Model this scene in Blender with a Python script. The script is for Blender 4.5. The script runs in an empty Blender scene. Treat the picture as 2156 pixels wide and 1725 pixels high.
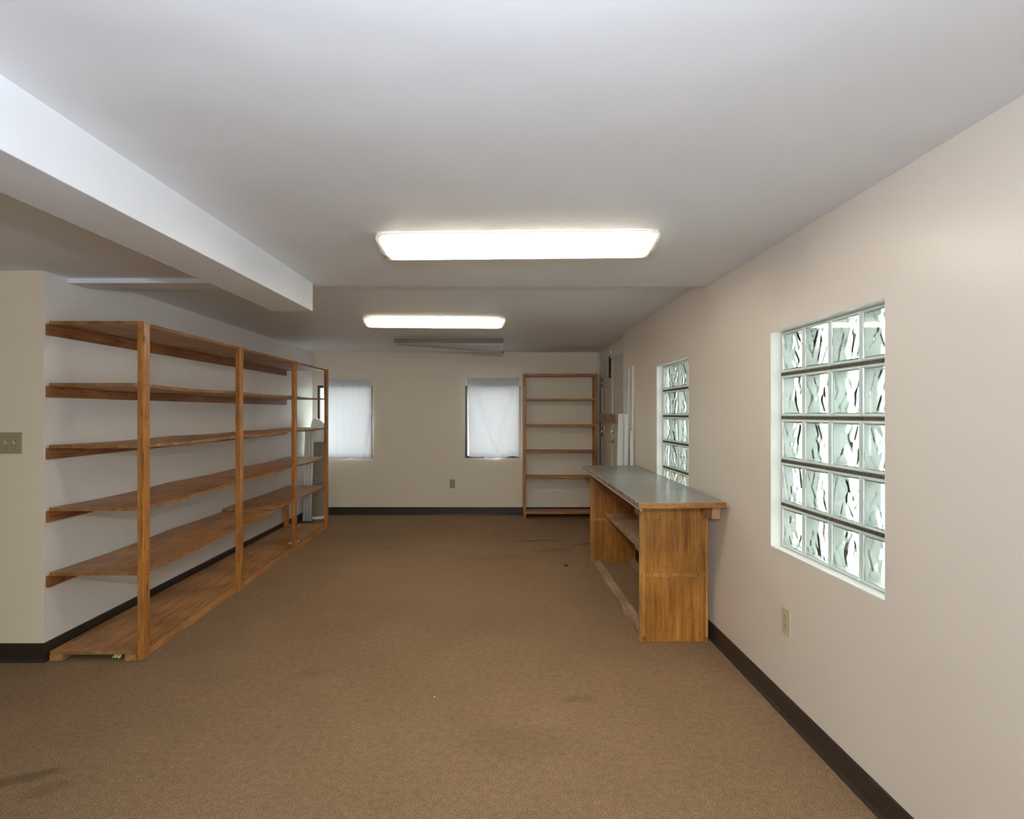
import bpy, bmesh, math, random
from mathutils import Vector, Matrix
random.seed(7)
S = bpy.context.scene
COL = S.collection
R = math.radians

# ------------------------------------------------------------------ camera
F = 1272.0; VX, VY = 1047.0, 872.0      # focal length in pixels, vanishing point of the room
H = 1.333                                # eye height
cam = bpy.data.cameras.new('camera'); co = bpy.data.objects.new('camera', cam); COL.objects.link(co)
co.location = (0, 0, H); co.rotation_euler = (R(90), 0, 0)
cam.sensor_fit = 'HORIZONTAL'; cam.sensor_width = 36.0
cam.lens = 36.0 * F / 2156.0
cam.shift_x = (1078 - VX) / 2156.0
cam.shift_y = (VY - 862.5) / 2156.0
cam.clip_start = 0.05; cam.clip_end = 200
S.camera = co

# ------------------------------------------------------------------ colour management
S.view_settings.view_transform = 'Standard'
S.view_settings.look = 'None'
S.view_settings.gamma = 1.0
S.view_settings.use_curve_mapping = False
S.view_settings.exposure = 0.95
S.cycles.max_bounces = 14
S.cycles.diffuse_bounces = 6
S.cycles.transmission_bounces = 14
S.cycles.transparent_max_bounces = 12
S.cycles.sample_clamp_indirect = 6.0
S.cycles.blur_glossy = 2.0

# ------------------------------------------------------------------ world: bright overcast sky over pale ground and foliage
W = bpy.data.worlds.new('overcast'); S.world = W; W.use_nodes = True
wn, wl = W.node_tree.nodes, W.node_tree.links
wn.clear()
wo = wn.new('ShaderNodeOutputWorld'); wb = wn.new('ShaderNodeBackground')
tc = wn.new('ShaderNodeTexCoord'); sp = wn.new('ShaderNodeSeparateXYZ')
wr = wn.new('ShaderNodeValToRGB'); wnz = wn.new('ShaderNodeTexNoise'); wa = wn.new('ShaderNodeMath')
wnz.inputs['Scale'].default_value = 7; wnz.inputs['Detail'].default_value = 4
wa.operation = 'MULTIPLY_ADD'; wa.inputs[1].default_value = 0.30
e = wr.color_ramp.elements
e[0].position = 0.0; e[0].color = (.43, .465, .54, 1)
e[1].position = 1.0; e[1].color = (.90, .95, 1.14, 1)
for p, c in ((.40, (.43, .465, .53, 1)), (.52, (.25, .31, .22, 1)), (.60, (.52, .60, .50, 1)), (.68, (.93, .96, 1.06, 1))):
    q = e.new(p); q.color = c
wmap = wn.new('ShaderNodeMath'); wmap.operation = 'MULTIPLY_ADD'; wmap.inputs[1].default_value = .5; wmap.inputs[2].default_value = .36
wl.new(tc.outputs['Generated'], sp.inputs[0]); wl.new(tc.outputs['Generated'], wnz.inputs['Vector'])
wl.new(sp.outputs['Z'], wmap.inputs[0])
wl.new(wnz.outputs[0], wa.inputs[0]); wl.new(wmap.outputs[0], wa.inputs[2])
wl.new(wa.outputs[0], wr.inputs[0]); wl.new(wr.outputs[0], wb.inputs['Color'])
wb.inputs['Strength'].default_value = 8.0
wl.new(wb.outputs[0], wo.inputs[0])
W.cycles.sampling_method = 'AUTOMATIC'

def area(name, loc, rot, sx, sy, power=0, color=(1, 1, 1), portal=False):
    l = bpy.data.lights.new(name, 'AREA'); l.shape = 'RECTANGLE'; l.size = sx; l.size_y = sy
    l.energy = power; l.color = color
    if portal: l.cycles.is_portal = True
    o = bpy.data.objects.new(name, l); COL.objects.link(o); o.location = loc; o.rotation_euler = rot
    return o
# portals in the window openings guide the sky's own light
area('sky_portal', (1.47, 2.393, 1.216), (0, R(90), 0), 1.02, .86, portal=True)
area('sky_portal', (1.47, 4.411, 1.216), (0, R(90), 0), 1.02, .83, portal=True)
area('sky_portal', (-2.02, 8.2, 1.229), (R(-90), 0, 0), .76, .98, portal=True)
area('sky_portal', (-.06, 8.2, 1.229), (R(-90), 0, 0), .76, .98, portal=True)
area('sky_portal', (.1, -2.05, 1.25), (R(90), 0, 0), 2.2, 1.5, portal=True)
# photographer's flash, just over the lens
fl = bpy.data.lights.new('camera_flash', 'SPOT'); fl.energy = 62; fl.color = (.76, .86, 1.0); fl.shadow_soft_size = .035
fl.spot_size = R(165); fl.spot_blend = 1.0
fo = bpy.data.objects.new('camera_flash', fl); COL.objects.link(fo); fo.location = (0, -.02, H + .26)
fo.rotation_euler = Vector((-.14, 1, .12)).to_track_quat('-Z', 'Y').to_euler()

# ------------------------------------------------------------------ materials
def mat(name, color=(.8, .8, .8), rough=.5, spec=.5, metal=0, build=None, **kw):
    m = bpy.data.materials.new(name); m.use_nodes = True
    n, l = m.node_tree.nodes, m.node_tree.links
    b = n['Principled BSDF']
    b.inputs['Base Color'].default_value = (*color, 1)
    b.inputs['Roughness'].default_value = rough
    b.inputs['Specular IOR Level'].default_value = spec
    b.inputs['Metallic'].default_value = metal
    for k, v in kw.items(): b.inputs[k.replace('_', ' ')].default_value = v
    if build: build(n, l, b)
    return m
def ramp(n, stops):
    r = n.new('ShaderNodeValToRGB'); el = r.color_ramp.elements
    el[0].position, el[0].color = stops[0][0], (*stops[0][1], 1)
    el[1].position, el[1].color = stops[-1][0], (*stops[-1][1], 1)
    for p, c in stops[1:-1]:
        q = el.new(p); q.color = (*c, 1)
    return r
def coords(n, l, scale=(1, 1, 1), world=True, rot=(0, 0, 0)):
    mp = n.new('ShaderNodeMapping'); mp.inputs['Scale'].default_value = scale; mp.inputs['Rotation'].default_value = rot
    if world: l.new(n.new('ShaderNodeNewGeometry').outputs['Position'], mp.inputs[0])
    else: l.new(n.new('ShaderNodeTexCoord').outputs['Object'], mp.inputs[0])
    return mp
def noise(n, l, mp, scale, detail=3, rough=.5, dist=0):
    t = n.new('ShaderNodeTexNoise'); t.inputs['Scale'].default_value = scale; t.inputs['Detail'].default_value = detail
    t.inputs['Roughness'].default_value = rough; t.inputs['Distortion'].default_value = dist
    l.new(mp.outputs[0], t.inputs['Vector']); return t
def mixc(n, l, fac, a, b, mode='MIX'):
    m = n.new('ShaderNodeMix'); m.data_type = 'RGBA'; m.blend_type = mode
    if isinstance(fac, (int, float)): m.inputs[0].default_value = fac
    else: l.new(fac, m.inputs[0])
    for i, v in ((6, a), (7, b)):
        if isinstance(v, tuple): m.inputs[i].default_value = (*v, 1)
        else: l.new(v, m.inputs[i])
    return m.outputs[2]
def bump(n, l, b, h, strength, dist):
    p = n.new('ShaderNodeBump'); p.inputs['Strength'].default_value = strength; p.inputs['Distance'].default_value = dist
    l.new(h, p.inputs['Height']); l.new(p.outputs[0], b.inputs['Normal']); return p

def paint(c1, c2, bs=.15, wob=.0):
    def f(n, l, b):
        mp = coords(n, l)
        t = noise(n, l, mp, 1.3, 4)
        r = ramp(n, [(.3, c1), (.7, c2)]); l.new(t.outputs[0], r.inputs[0]); l.new(r.outputs[0], b.inputs['Base Color'])
        g = noise(n, l, mp, 90, 3)
        p = bump(n, l, b, g.outputs[0], bs, .002)
        if wob:
            w = noise(n, l, mp, 2.2, 2)
            q = n.new('ShaderNodeBump'); q.inputs['Strength'].default_value = wob; q.inputs['Distance'].default_value = .02
            l.new(w.outputs[0], q.inputs['Height']); l.new(q.outputs[0], p.inputs['Normal'])
    return f
M = {}
M['wall'] = mat('eggshell_wall_paint', rough=.38, spec=.45, build=paint((.81, .72, .625), (.83, .745, .655), .12, .25))
M['cream'] = mat('warm_cream_wall_paint', rough=.42, spec=.4, build=paint((.80, .69, .54), (.82, .71, .565), .12, .25))
M['farpaint'] = mat('cream_wall_paint', rough=.42, spec=.4, build=paint((.81, .715, .595), (.83, .735, .62), .12, .25))
M['white_wall'] = mat('off_white_wall_paint', rough=.36, spec=.5, build=paint((.76, .72, .69), (.78, .74, .71), .12, .25))
M['ceil'] = mat('ceiling_paint', rough=.6, spec=.3, build=paint((.79, .80, .825), (.81, .82, .845), .12, .5))
M['jamb'] = mat('white_jamb_paint', (.86, .84, .78), .4)
M['doorp'] = mat('door_paint', rough=.35, build=paint((.60, .55, .49), (.63, .58, .52), .05))
M['trimw'] = mat('trim_paint', (.72, .69, .63), .4)
M['base'] = mat('brown_rubber_base', (.030, .021, .016), .42, .4)

def carpet(n, l, b):
    mp = coords(n, l)
    t1 = noise(n, l, mp, 260, 2, .6)
    r1 = ramp(n, [(.30, (.105, .060, .030)), (.46, (.265, .168, .092)), (.58, (.375, .245, .142)), (.74, (.58, .42, .275))])
    l.new(t1.outputs[0], r1.inputs[0])
    t2 = noise(n, l, mp, 34, 4, .7)
    r2 = ramp(n, [(.30, (.80, .80, .80)), (.7, (1.12, 1.12, 1.12))]); l.new(t2.outputs[0], r2.inputs[0])
    c = mixc(n, l, 1.0, r1.outputs[0], r2.outputs[0], 'MULTIPLY')
    t3 = noise(n, l, mp, 1.1, 4, .6)
    r3 = ramp(n, [(.30, (.90, .89, .87)), (.7, (1.05, 1.05, 1.05))]); l.new(t3.outputs[0], r3.inputs[0])
    c = mixc(n, l, 1.0, c, r3.outputs[0], 'MULTIPLY')
    # stains trodden into the pile, each at its own spot
    for (x, y, sx, sy, rot, amt) in [(-1.74, 2.20, .05, .17, -1.05, .38), (-1.60, 2.14, .04, .10, -1.0, .22),
                                     (.42, 6.35, .36, .05, .08, .38), (.98, 6.2, .30, .06, .1, .32), (.55, 5.9, .25, .12, .2, .22),
                                     (.38, 2.83, .10, .05, .2, .2), (-.96, 3.1, .14, .05, .35, .14),
                                     (-.05, 5.6, .45, .16, .2, .15), (.1, 2.45, .30, .15, .0, .12)]:
        m2 = n.new('ShaderNodeMapping'); m2.vector_type = 'TEXTURE'
        m2.inputs['Location'].default_value = (x, y, 0); m2.inputs['Rotation'].default_value = (0, 0, rot); m2.inputs['Scale'].default_value = (sx, sy, 1)
        wob = noise(n, l, mp, 9, 4, .7)
        ad = n.new('ShaderNodeVectorMath'); ad.operation = 'MULTIPLY_ADD'; ad.inputs[1].default_value = (.12, .12, 0)
        ge = n.new('ShaderNodeNewGeometry')
        l.new(wob.outputs[1], ad.inputs[0]); l.new(ge.outputs['Position'], ad.inputs[2])
        su = n.new('ShaderNodeVectorMath'); su.operation = 'SUBTRACT'; su.inputs[1].default_value = (.06, .06, 0)
        l.new(ad.outputs[0], su.inputs[0]); l.new(su.outputs[0], m2.inputs[0])
        le = n.new('ShaderNodeVectorMath'); le.operation = 'LENGTH'; l.new(m2.outputs[0], le.inputs[0])
        mr = n.new('ShaderNodeMapRange'); mr.interpolation_type = 'SMOOTHSTEP'
        mr.inputs[1].default_value = .35; mr.inputs[2].default_value = 1.15; mr.inputs[3].default_value = amt; mr.inputs[4].default_value = 0
        l.new(le.outputs['Value'], mr.inputs[0])
        c = mixc(n, l, mr.outputs[0], c, (.035, .026, .012))
    l.new(c, b.inputs['Base Color'])
    bump(n, l, b, t1.outputs[0], .8, .006)
M['carpet'] = mat('brown_loop_carpet', rough=.95, spec=.08, build=carpet)

def wood(cd, cm, cl, axis='Y', fine=60, knots=False, rough_=None, spots=0.0):
    """grain runs along the given axis"""
    def f(n, l, b):
        k = {'X': (.06, 1, 1), 'Y': (1, .06, 1), 'Z': (1, 1, .06)}[axis]
        mp = coords(n, l, tuple(v * 1.0 for v in k), world=True)
        t = noise(n, l, mp, fine, 5, .65, .6)
        r = ramp(n, [(.28, cd), (.48, cm), (.72, cl)]); l.new(t.outputs[0], r.inputs[0])
        mp2 = coords(n, l, world=True)
        big = noise(n, l, mp2, 3.1, 3)
        r2 = ramp(n, [(.3, (.70, .64, .58)), (.7, (1.15, 1.15, 1.15))]); l.new(big.outputs[0], r2.inputs[0])
        c = mixc(n, l, 1.0, r.outputs[0], r2.outputs[0], 'MULTIPLY')
        fg = noise(n, l, coords(n, l, tuple(v * 1.6 for v in k)), fine * 2.3, 4, .7, .3)
        r5 = ramp(n, [(.36, (.58, .52, .46)), (.52, (1, 1, 1)), (.7, (1.12, 1.12, 1.12))]); l.new(fg.outputs[0], r5.inputs[0])
        c = mixc(n, l, .8, c, mixc(n, l, 1.0, c, r5.outputs[0], 'MULTIPLY'))
        if knots:
            v = n.new('ShaderNodeTexVoronoi'); v.inputs['Scale'].default_value = 9
            mp3 = coords(n, l, {'X': (.5, 1.4, 1.4), 'Y': (1.4, .5, 1.4), 'Z': (1.4, 1.4, .5)}[axis]); l.new(mp3.outputs[0], v.inputs['Vector'])
            mr = n.new('ShaderNodeMapRange'); mr.inputs[1].default_value = .06; mr.inputs[2].default_value = .14; mr.inputs[3].default_value = .8; mr.inputs[4].default_value = 0
            l.new(v.outputs['Distance'], mr.inputs[0])
            c = mixc(n, l, mr.outputs[0], c, tuple(x * .35 for x in cd))
        if spots:
            t4 = noise(n, l, mp2, 26, 4, .75)
            mr = n.new('ShaderNodeMapRange'); mr.inputs[1].default_value = .60; mr.inputs[2].default_value = .72; mr.inputs[3].default_value = 0; mr.inputs[4].default_value = spots
            l.new(t4.outputs[0], mr.inputs[0])
            c = mixc(n, l, mr.outputs[0], c, tuple(x * .45 for x in cd))
        l.new(c, b.inputs['Base Color'])
        bump(n, l, b, t.outputs[0], .12, .002)
    return f
M['ply'] = mat('varnished_fir_plywood', rough=.42, spec=.5, build=wood((.23, .098, .030), (.49, .245, .088), (.63, .35, .14), 'Y', 46, spots=.3))
M['post'] = mat('varnished_pine_post', rough=.4, spec=.5, build=wood((.20, .070, .012), (.47, .195, .044), (.60, .275, .075), 'Z', 42, knots=True, spots=.65))
M['cleat'] = mat('reddish_pine_strip', rough=.5, spec=.4, build=wood((.22, .080, .026), (.33, .135, .050), (.42, .19, .08), 'Y', 50, knots=True))
M['rackx'] = mat('varnished_pine_shelf_edge', rough=.45, build=wood((.25, .090, .014), (.47, .200, .038), (.58, .28, .07), 'X', 50))
M['rackz'] = mat('varnished_pine_upright', rough=.45, build=wood((.25, .090, .014), (.47, .200, .038), (.58, .28, .07), 'Z', 50))
M['birch'] = mat('orange_varnished_panel', rough=.33, spec=.5, build=wood((.24, .085, .013), (.42, .175, .030), (.52, .245, .052), 'Z', 26, spots=.55))
M['stile'] = mat('varnished_edge_strip', rough=.4, build=wood((.33, .140, .025), (.49, .235, .052), (.57, .31, .085), 'Z', 50, spots=.3))
M['nosing'] = mat('worn_wood_nosing', rough=.45, build=wood((.22, .085, .020), (.40, .185, .055), (.50, .26, .10), 'X', 60, spots=.7))
M['raw'] = mat('raw_worn_plywood', rough=.6, build=wood((.27, .17, .095), (.42, .29, .18), (.52, .38, .26), 'Y', 40, spots=.7))
M['rawend'] = mat('raw_pine_end_grain', rough=.7, build=wood((.35, .19, .10), (.52, .31, .18), (.60, .40, .26), 'Y', 70, spots=.5))
M['hole'] = mat('dark_screw_head', (.035, .018, .01), .5)

def plyedge(n, l, b):
    uv = n.new('ShaderNodeTexCoord'); s = n.new('ShaderNodeSeparateXYZ'); l.new(uv.outputs['UV'], s.inputs[0])
    r = n.new('ShaderNodeValToRGB'); r.color_ramp.interpolation = 'CONSTANT'
    el = r.color_ramp.elements; el[0].position = 0; el[0].color = (.40, .22, .085, 1); el[1].position = .8; el[1].color = (.38, .20, .08, 1)
    for p, c in ((.2, (.19, .075, .022)), (.4, (.44, .25, .11)), (.6, (.20, .08, .025))):
        q = el.new(p); q.color = (*c, 1)
    l.new(s.outputs['Y'], r.inputs[0])
    mp = coords(n, l); t = noise(n, l, mp, 14, 4, .7)
    r2 = ramp(n, [(.35, (.62, .58, .55)), (.6, (1.1, 1.1, 1.1)), (.70, (1.6, 1.7, 1.9))]); l.new(t.outputs[0], r2.inputs[0])
    l.new(mixc(n, l, 1.0, r.outputs[0], r2.outputs[0], 'MULTIPLY'), b.inputs['Base Color'])
M['edge'] = mat('plywood_edge_layers', rough=.55, spec=.3, build=plyedge)

def laminate(n, l, b):
    mp = coords(n, l); t = noise(n, l, mp, 3, 4); t2 = noise(n, l, coords(n, l, (.15, 1, 1)), 60, 3)
    r = ramp(n, [(.3, (.27, .285, .26)), (.7, (.30, .31, .285))]); l.new(t.outputs[0], r.inputs[0]); l.new(r.outputs[0], b.inputs['Base Color'])
    b.inputs['Roughness'].default_value = .25
M['lam'] = mat('grey_green_laminate', spec=.6, build=laminate)
def wornedge(n, l, b):
    mp = coords(n, l, (1, .35, 1)); t = noise(n, l, mp, 70, 4, .8)
    r = ramp(n, [(.35, (.05, .035, .015)), (.5, (.22, .17, .10)), (.62, (.45, .42, .34))]); l.new(t.outputs[0], r.inputs[0]); l.new(r.outputs[0], b.inputs['Base Color'])
M['worn'] = mat('worn_chipped_edge', rough=.5, build=wornedge)
M['apron'] = mat('pale_grey_metal_strip', (.62, .60, .58), .45)

M['fixture'] = mat('white_enamel', (.80, .80, .77), .35)
M['tube_lit'] = mat('lit_tube', (1, 1, 1), .4)
_b = M['tube_lit'].node_tree.nodes['Principled BSDF']
_b.inputs['Emission Color'].default_value = (1.0, .94, .84, 1); _b.inputs['Emission Strength'].default_value = 90.0
def lens_mat(name, tint, transp):
    m = bpy.data.materials.new(name); m.use_nodes = True; n, l = m.node_tree.nodes, m.node_tree.links; n.clear()
    o = n.new('ShaderNodeOutputMaterial'); tr = n.new('ShaderNodeBsdfTransparent'); tl = n.new('ShaderNodeBsdfTranslucent'); gl = n.new('ShaderNodeBsdfPrincipled')
    gl.inputs['Base Color'].default_value = (*tint, 1); gl.inputs['Roughness'].default_value = .28
    tr.inputs[0].default_value = (1, .99, .95, 1); tl.inputs[0].default_value = (*tint, 1)
    m1 = n.new('ShaderNodeMixShader'); m1.inputs[0].default_value = .62; m2 = n.new('ShaderNodeMixShader'); m2.inputs[0].default_value = transp
    l.new(gl.outputs[0], m1.inputs[1]); l.new(tl.outputs[0], m1.inputs[2])
    l.new(m1.outputs[0], m2.inputs[1]); l.new(tr.outputs[0], m2.inputs[2]); l.new(m2.outputs[0], o.inputs[0])
    # prismatic ribs
    mp = coords(n, l); w = n.new('ShaderNodeTexVoronoi'); w.inputs['Scale'].default_value = 180; l.new(mp.outputs[0], w.inputs['Vector'])
    bp = n.new('ShaderNodeBump'); bp.inputs['Strength'].default_value = .5; bp.inputs['Distance'].default_value = .002
    l.new(w.outputs['Distance'], bp.inputs['Height']); l.new(bp.outputs[0], gl.inputs['Normal']); l.new(bp.outputs[0], tl.inputs['Normal'])
    return m
M['lens'] = lens_mat('prismatic_acrylic_lens', (.97, .95, .88), .38)
M['lens_side'] = lens_mat('ribbed_acrylic_lens_side', (.93, .90, .80), .04)
M['lens_side'].node_tree.nodes['Mix Shader'].inputs[0].default_value = .34
M['lens_shade'] = mat('shaded_lens_side', (.36, .34, .31), .25, .8)  # same lens; near face darkened in colour so the bottom sheet looks lit
M['lens_off'] = lens_mat('clear_prismatic_lens', (.90, .90, .90), .04)
M['lens_off'].node_tree.nodes['Mix Shader'].inputs[0].default_value = .25
M['lens_off'].node_tree.nodes['Principled BSDF'].inputs['Roughness'].default_value = .2

M['ivory'] = mat('ivory_plastic', (.60, .53, .36), .35)
M['ivory_dark'] = mat('aged_ivory_plastic', (.37, .31, .19), .4)
M['slot'] = mat('slot_shadow_black', (.05, .035, .02), .6)
M['bronze'] = mat('dark_bronze_aluminium', (.045, .038, .036), .4, metal=.4)
M['chrome'] = mat('worn_chrome', (.55, .53, .48), .28, metal=1)
M['blackm'] = mat('black_iron', (.03, .028, .026), .5, metal=.6)
M['whiteb'] = mat('white_painted_board', rough=.4, build=paint((.74, .73, .70), (.80, .79, .76), .05))
M['greyb'] = mat('grey_board_face', (.42, .41, .40), .55)
M['brownbar'] = mat('unpainted_wood_bar', rough=.6, build=wood((.25, .14, .075), (.36, .21, .12), (.44, .28, .17), 'Y', 50))
M['roll'] = mat('beige_carpet_roll', rough=.95, spec=.1, build=lambda n, l, b: (lambda t, r: (l.new(t.outputs[0], r.inputs[0]), l.new(r.outputs[0], b.inputs['Base Color']), bump(n, l, b, t.outputs[0], .6, .005)))(noise(n, l, coords(n, l), 150, 2), ramp(n, [(.3, (.50, .43, .31)), (.7, (.68, .60, .46))])))
M['plastic'] = mat('white_sheet_plastic', (.80, .80, .79), .35)
M['cord'] = mat('grey_blue_cord', (.20, .24, .27), .5)
M['paper'] = mat('white_paper', (.80, .78, .74), .7)
M['wrapper'] = mat('pale_yellow_wrapper', (.80, .80, .45), .5)
M['leaf'] = mat('dark_dry_leaf', (.03, .015, .008), .7)
M['speck'] = mat('white_lint', (.75, .72, .68), .8)
M['outside'] = mat('outer_wall_stucco', (.5, .48, .44), .9)

def cloth(name, col, tw):
    m = bpy.data.materials.new(name); m.use_nodes = True; n, l = m.node_tree.nodes, m.node_tree.links; n.clear()
    o = n.new('ShaderNodeOutputMaterial'); d = n.new('ShaderNodeBsdfDiffuse'); t = n.new('ShaderNodeBsdfTranslucent')
    d.inputs[0].default_value = (*col, 1); t.inputs[0].default_value = (*col, 1)
    x = n.new('ShaderNodeMixShader'); x.inputs[0].default_value = tw
    l.new(d.outputs[0], x.inputs[1]); l.new(t.outputs[0], x.inputs[2]); l.new(x.outputs[0], o.inputs[0])
    return m
M['cloth'] = cloth('thin_white_curtain_cotton', (.86, .865, .88), .085)
M['cloth_hem'] = cloth('curtain_hem_cotton', (.90, .91, .94), .90)

def glassm(name, col, rough):
    m = bpy.data.materials.new(name); m.use_nodes = True; n, l = m.node_tree.nodes, m.node_tree.links; n.clear()
    o = n.new('ShaderNodeOutputMaterial'); g = n.new('ShaderNodeBsdfGlass'); g.inputs['Color'].default_value = (*col, 1)
    g.inputs['Roughness'].default_value = rough; g.inputs['IOR'].default_value = 1.48
    l.new(g.outputs[0], o.inputs[0]); return m
M['glass'] = glassm('wavy_block_glass', (.985, .998, .988), .02)
M['rim'] = mat('frosted_block_rim', (.90, .98, .89), .25, .5, Transmission_Weight=.3)
M['rim_in'] = mat('pressed_glass_inner_wall', (.35, .385, .33), .5, .5)
M['pane'] = bpy.data.materials.new('window_pane_glass'); M['pane'].use_nodes = True
_n, _l = M['pane'].node_tree.nodes, M['pane'].node_tree.links; _n.clear()
_o = _n.new('ShaderNodeOutputMaterial'); _t = _n.new('ShaderNodeBsdfTransparent'); _g = _n.new('ShaderNodeBsdfGlossy'); _x = _n.new('ShaderNodeMixShader')
_t.inputs[0].default_value = (.94, .96, .95, 1); _g.inputs['Roughness'].default_value = .02; _x.inputs[0].default_value = .07
_l.new(_t.outputs[0], _x.inputs[1]); _l.new(_g.outputs[0], _x.inputs[2]); _l.new(_x.outputs[0], _o.inputs[0])
M['mortar'] = mat('dark_mortar', rough=.9, build=lambda n, l, b: (lambda t, r: (l.new(t.outputs[0], r.inputs[0]), l.new(r.outputs[0], b.inputs['Base Color'])))(noise(n, l, coords(n, l), 90, 3), ramp(n, [(.3, (.030, .026, .022)), (.75, (.13, .115, .10))])))

# ------------------------------------------------------------------ builders
def box(bm, x0, x1, y0, y1, z0, z1, mi=0, bev=0):
    v = [bm.verts.new(p) for p in ((x0, y0, z0), (x1, y0, z0), (x1, y1, z0), (x0, y1, z0), (x0, y0, z1), (x1, y0, z1), (x1, y1, z1), (x0, y1, z1))]
    fs = [bm.faces.new([v[i] for i in q]) for q in ((0, 3, 2, 1), (4, 5, 6, 7), (0, 1, 5, 4), (1, 2, 6, 5), (2, 3, 7, 6), (3, 0, 4, 7))]
    for f in fs: f.material_index = mi
    if bev:
        es = list({e for f in fs for e in f.edges})
        bmesh.ops.bevel(bm, geom=es, offset=bev, segments=2, affect='EDGES', profile=.6)
    return fs
def hexa(bm, pts, mi=0, bev=0):
    """eight corners: four of the bottom then four of the top, in the same turn"""
    v = [bm.verts.new(p) for p in pts]
    fs = [bm.faces.new([v[i] for i in q]) for q in ((0, 3, 2, 1), (4, 5, 6, 7), (0, 1, 5, 4), (1, 2, 6, 5), (2, 3, 7, 6), (3, 0, 4, 7))]
    for f in fs: f.material_index = mi
    if bev:
        es = list({e for f in fs for e in f.edges})
        bmesh.ops.bevel(bm, geom=es, offset=bev, segments=2, affect='EDGES', profile=.6)
def cyl(bm, p0, p1, r, seg=16, r1=None, caps=True):
    p0, p1 = Vector(p0), Vector(p1); d = (p1 - p0); q = d.to_track_quat('Z', 'Y')
    r1 = r if r1 is None else r1
    a = [bm.verts.new(p0 + q @ Vector((r * math.cos(t), r * math.sin(t), 0))) for t in [2 * math.pi * i / seg for i in range(seg)]]
    b = [bm.verts.new(p1 + q @ Vector((r1 * math.cos(t), r1 * math.sin(t), 0))) for t in [2 * math.pi * i / seg for i in range(seg)]]
    for i in range(seg):
        f = bm.faces.new((a[i], a[(i + 1) % seg], b[(i + 1) % seg], b[i])); f.smooth = True
    if caps: bm.faces.new(a[::-1]); bm.faces.new(b)
def tube(bm, pts, r, seg=8):
    rings = []
    for i, p in enumerate(pts):
        p = Vector(p); d = (Vector(pts[min(i + 1, len(pts) - 1)]) - Vector(pts[max(i - 1, 0)])).normalized()
        q = d.to_track_quat('Z', 'Y')
        rings.append([bm.verts.new(p + q @ Vector((r * math.cos(t), r * math.sin(t), 0))) for t in [2 * math.pi * k / seg for k in range(seg)]])
    for a, b in zip(rings, rings[1:]):
        # align ring starts
        for k in range(seg):
            f = bm.faces.new((a[k], a[(k + 1) % seg], b[(k + 1) % seg], b[k])); f.smooth = True
    bm.faces.new(rings[0][::-1]); bm.faces.new(rings[-1])
def obj(name, bm, mats, parent=None, origin=None, smooth=False, fixn=True):
    if fixn: bmesh.ops.recalc_face_normals(bm, faces=bm.faces)
    me = bpy.data.meshes.new(name)
    if not isinstance(mats, (list, tuple)): mats = [mats]
    if origin is None:
        xs = [v.co for v in bm.verts]
        lo = [min(c[i] for c in xs) for i in range(3)]; hi = [max(c[i] for c in xs) for i in range(3)]
        origin = Vector(((lo[0] + hi[0]) / 2, (lo[1] + hi[1]) / 2, lo[2]))
    origin = Vector(origin)
    bmesh.ops.translate(bm, verts=bm.verts, vec=-origin)
    bm.to_mesh(me); bm.free()
    for m in mats: me.materials.append(m)
    if smooth:
        for p in me.polygons: p.use_smooth = True
    o = bpy.data.objects.new(name, me); COL.objects.link(o)
    o['_w'] = tuple(origin)
    if parent: o.parent = parent; o.location = origin - Vector(parent['_w'])
    else: o.location = origin
    return o
def empty(name, loc):
    o = bpy.data.objects.new(name, None); COL.objects.link(o); o.location = loc; o['_w'] = tuple(loc); o.empty_display_size = .1
    return o
def tag(o, label=None, cat=None, group=None, kind=None):
    if label: o['label'] = label
    if cat: o['category'] = cat
    if group: o['group'] = group
    if kind: o['kind'] = kind
    return o
def bxo(name, m, parent, *a, bev=0, **k):
    bm = bmesh.new(); box(bm, *a, bev=bev); return obj(name, bm, m, parent, **k)
def struct(name, bm, m, label, cat, parent=None):
    return tag(obj(name, bm, m, parent), label, cat, kind='structure')
def at(px, py, Y):
    return Vector(((px - VX) * Y / F, Y, H - (py - VY) * Y / F))

# ------------------------------------------------------------------ room
ZC, ZC2 = 2.104, 2.150          # near and far ceiling levels
XR, XL, YB, YN = 1.27, -2.44, 8.0, -1.9
XLL = -5.2; YS = 3.25; XRR = 1.345; YR = 6.096; YE = 3.66
bm = bmesh.new(); box(bm, XLL - .2, 1.6, YN - .2, YB + .2, -.12, 0)
struct('floor', bm, M['carpet'], 'brown flecked wall to wall carpet with faint stains', 'carpet')
bm = bmesh.new()
box(bm, XLL - .2, 1.6, YN - .2, YE, ZC, 2.4); box(bm, XLL - .2, 1.6, YE, YB + .2, ZC2, 2.4)
struct('ceiling', bm, M['ceil'], 'white painted ceiling with a low step across it', 'ceiling')
# right wall with the two openings
WZ0, WZ1 = .716, 1.716
w1 = (1.977, 2.809); w2 = (4.008, 4.815)
bm = bmesh.new()
for y0, y1, z0, z1 in ((YN, w1[0], 0, ZC), (w1[0], w1[1], 0, WZ0), (w1[0], w1[1], WZ1, ZC), (w1[1], w2[0], 0, ZC), (w2[0], w2[1], 0, WZ0), (w2[0], w2[1], WZ1, ZC),
                       (w2[1], YR, 0, ZC)):
    box(bm, XR, 1.46, y0, y1, z0, z1 + (.06 if z1 == ZC and y0 > YE - .01 else 0))
box(bm, XR, 1.46, YE + .001, w2[0], ZC, ZC2 + .02)
struct('wall_right', bm, M['wall'], 'cream painted right wall with two glass block windows', 'wall')
bm = bmesh.new(); box(bm, XRR, 1.46, YR, YB + .2, 0, ZC2 + .02)
struct('wall_recess', bm, M['wall'], 'set back cream wall around the grey double door', 'wall')
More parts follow.
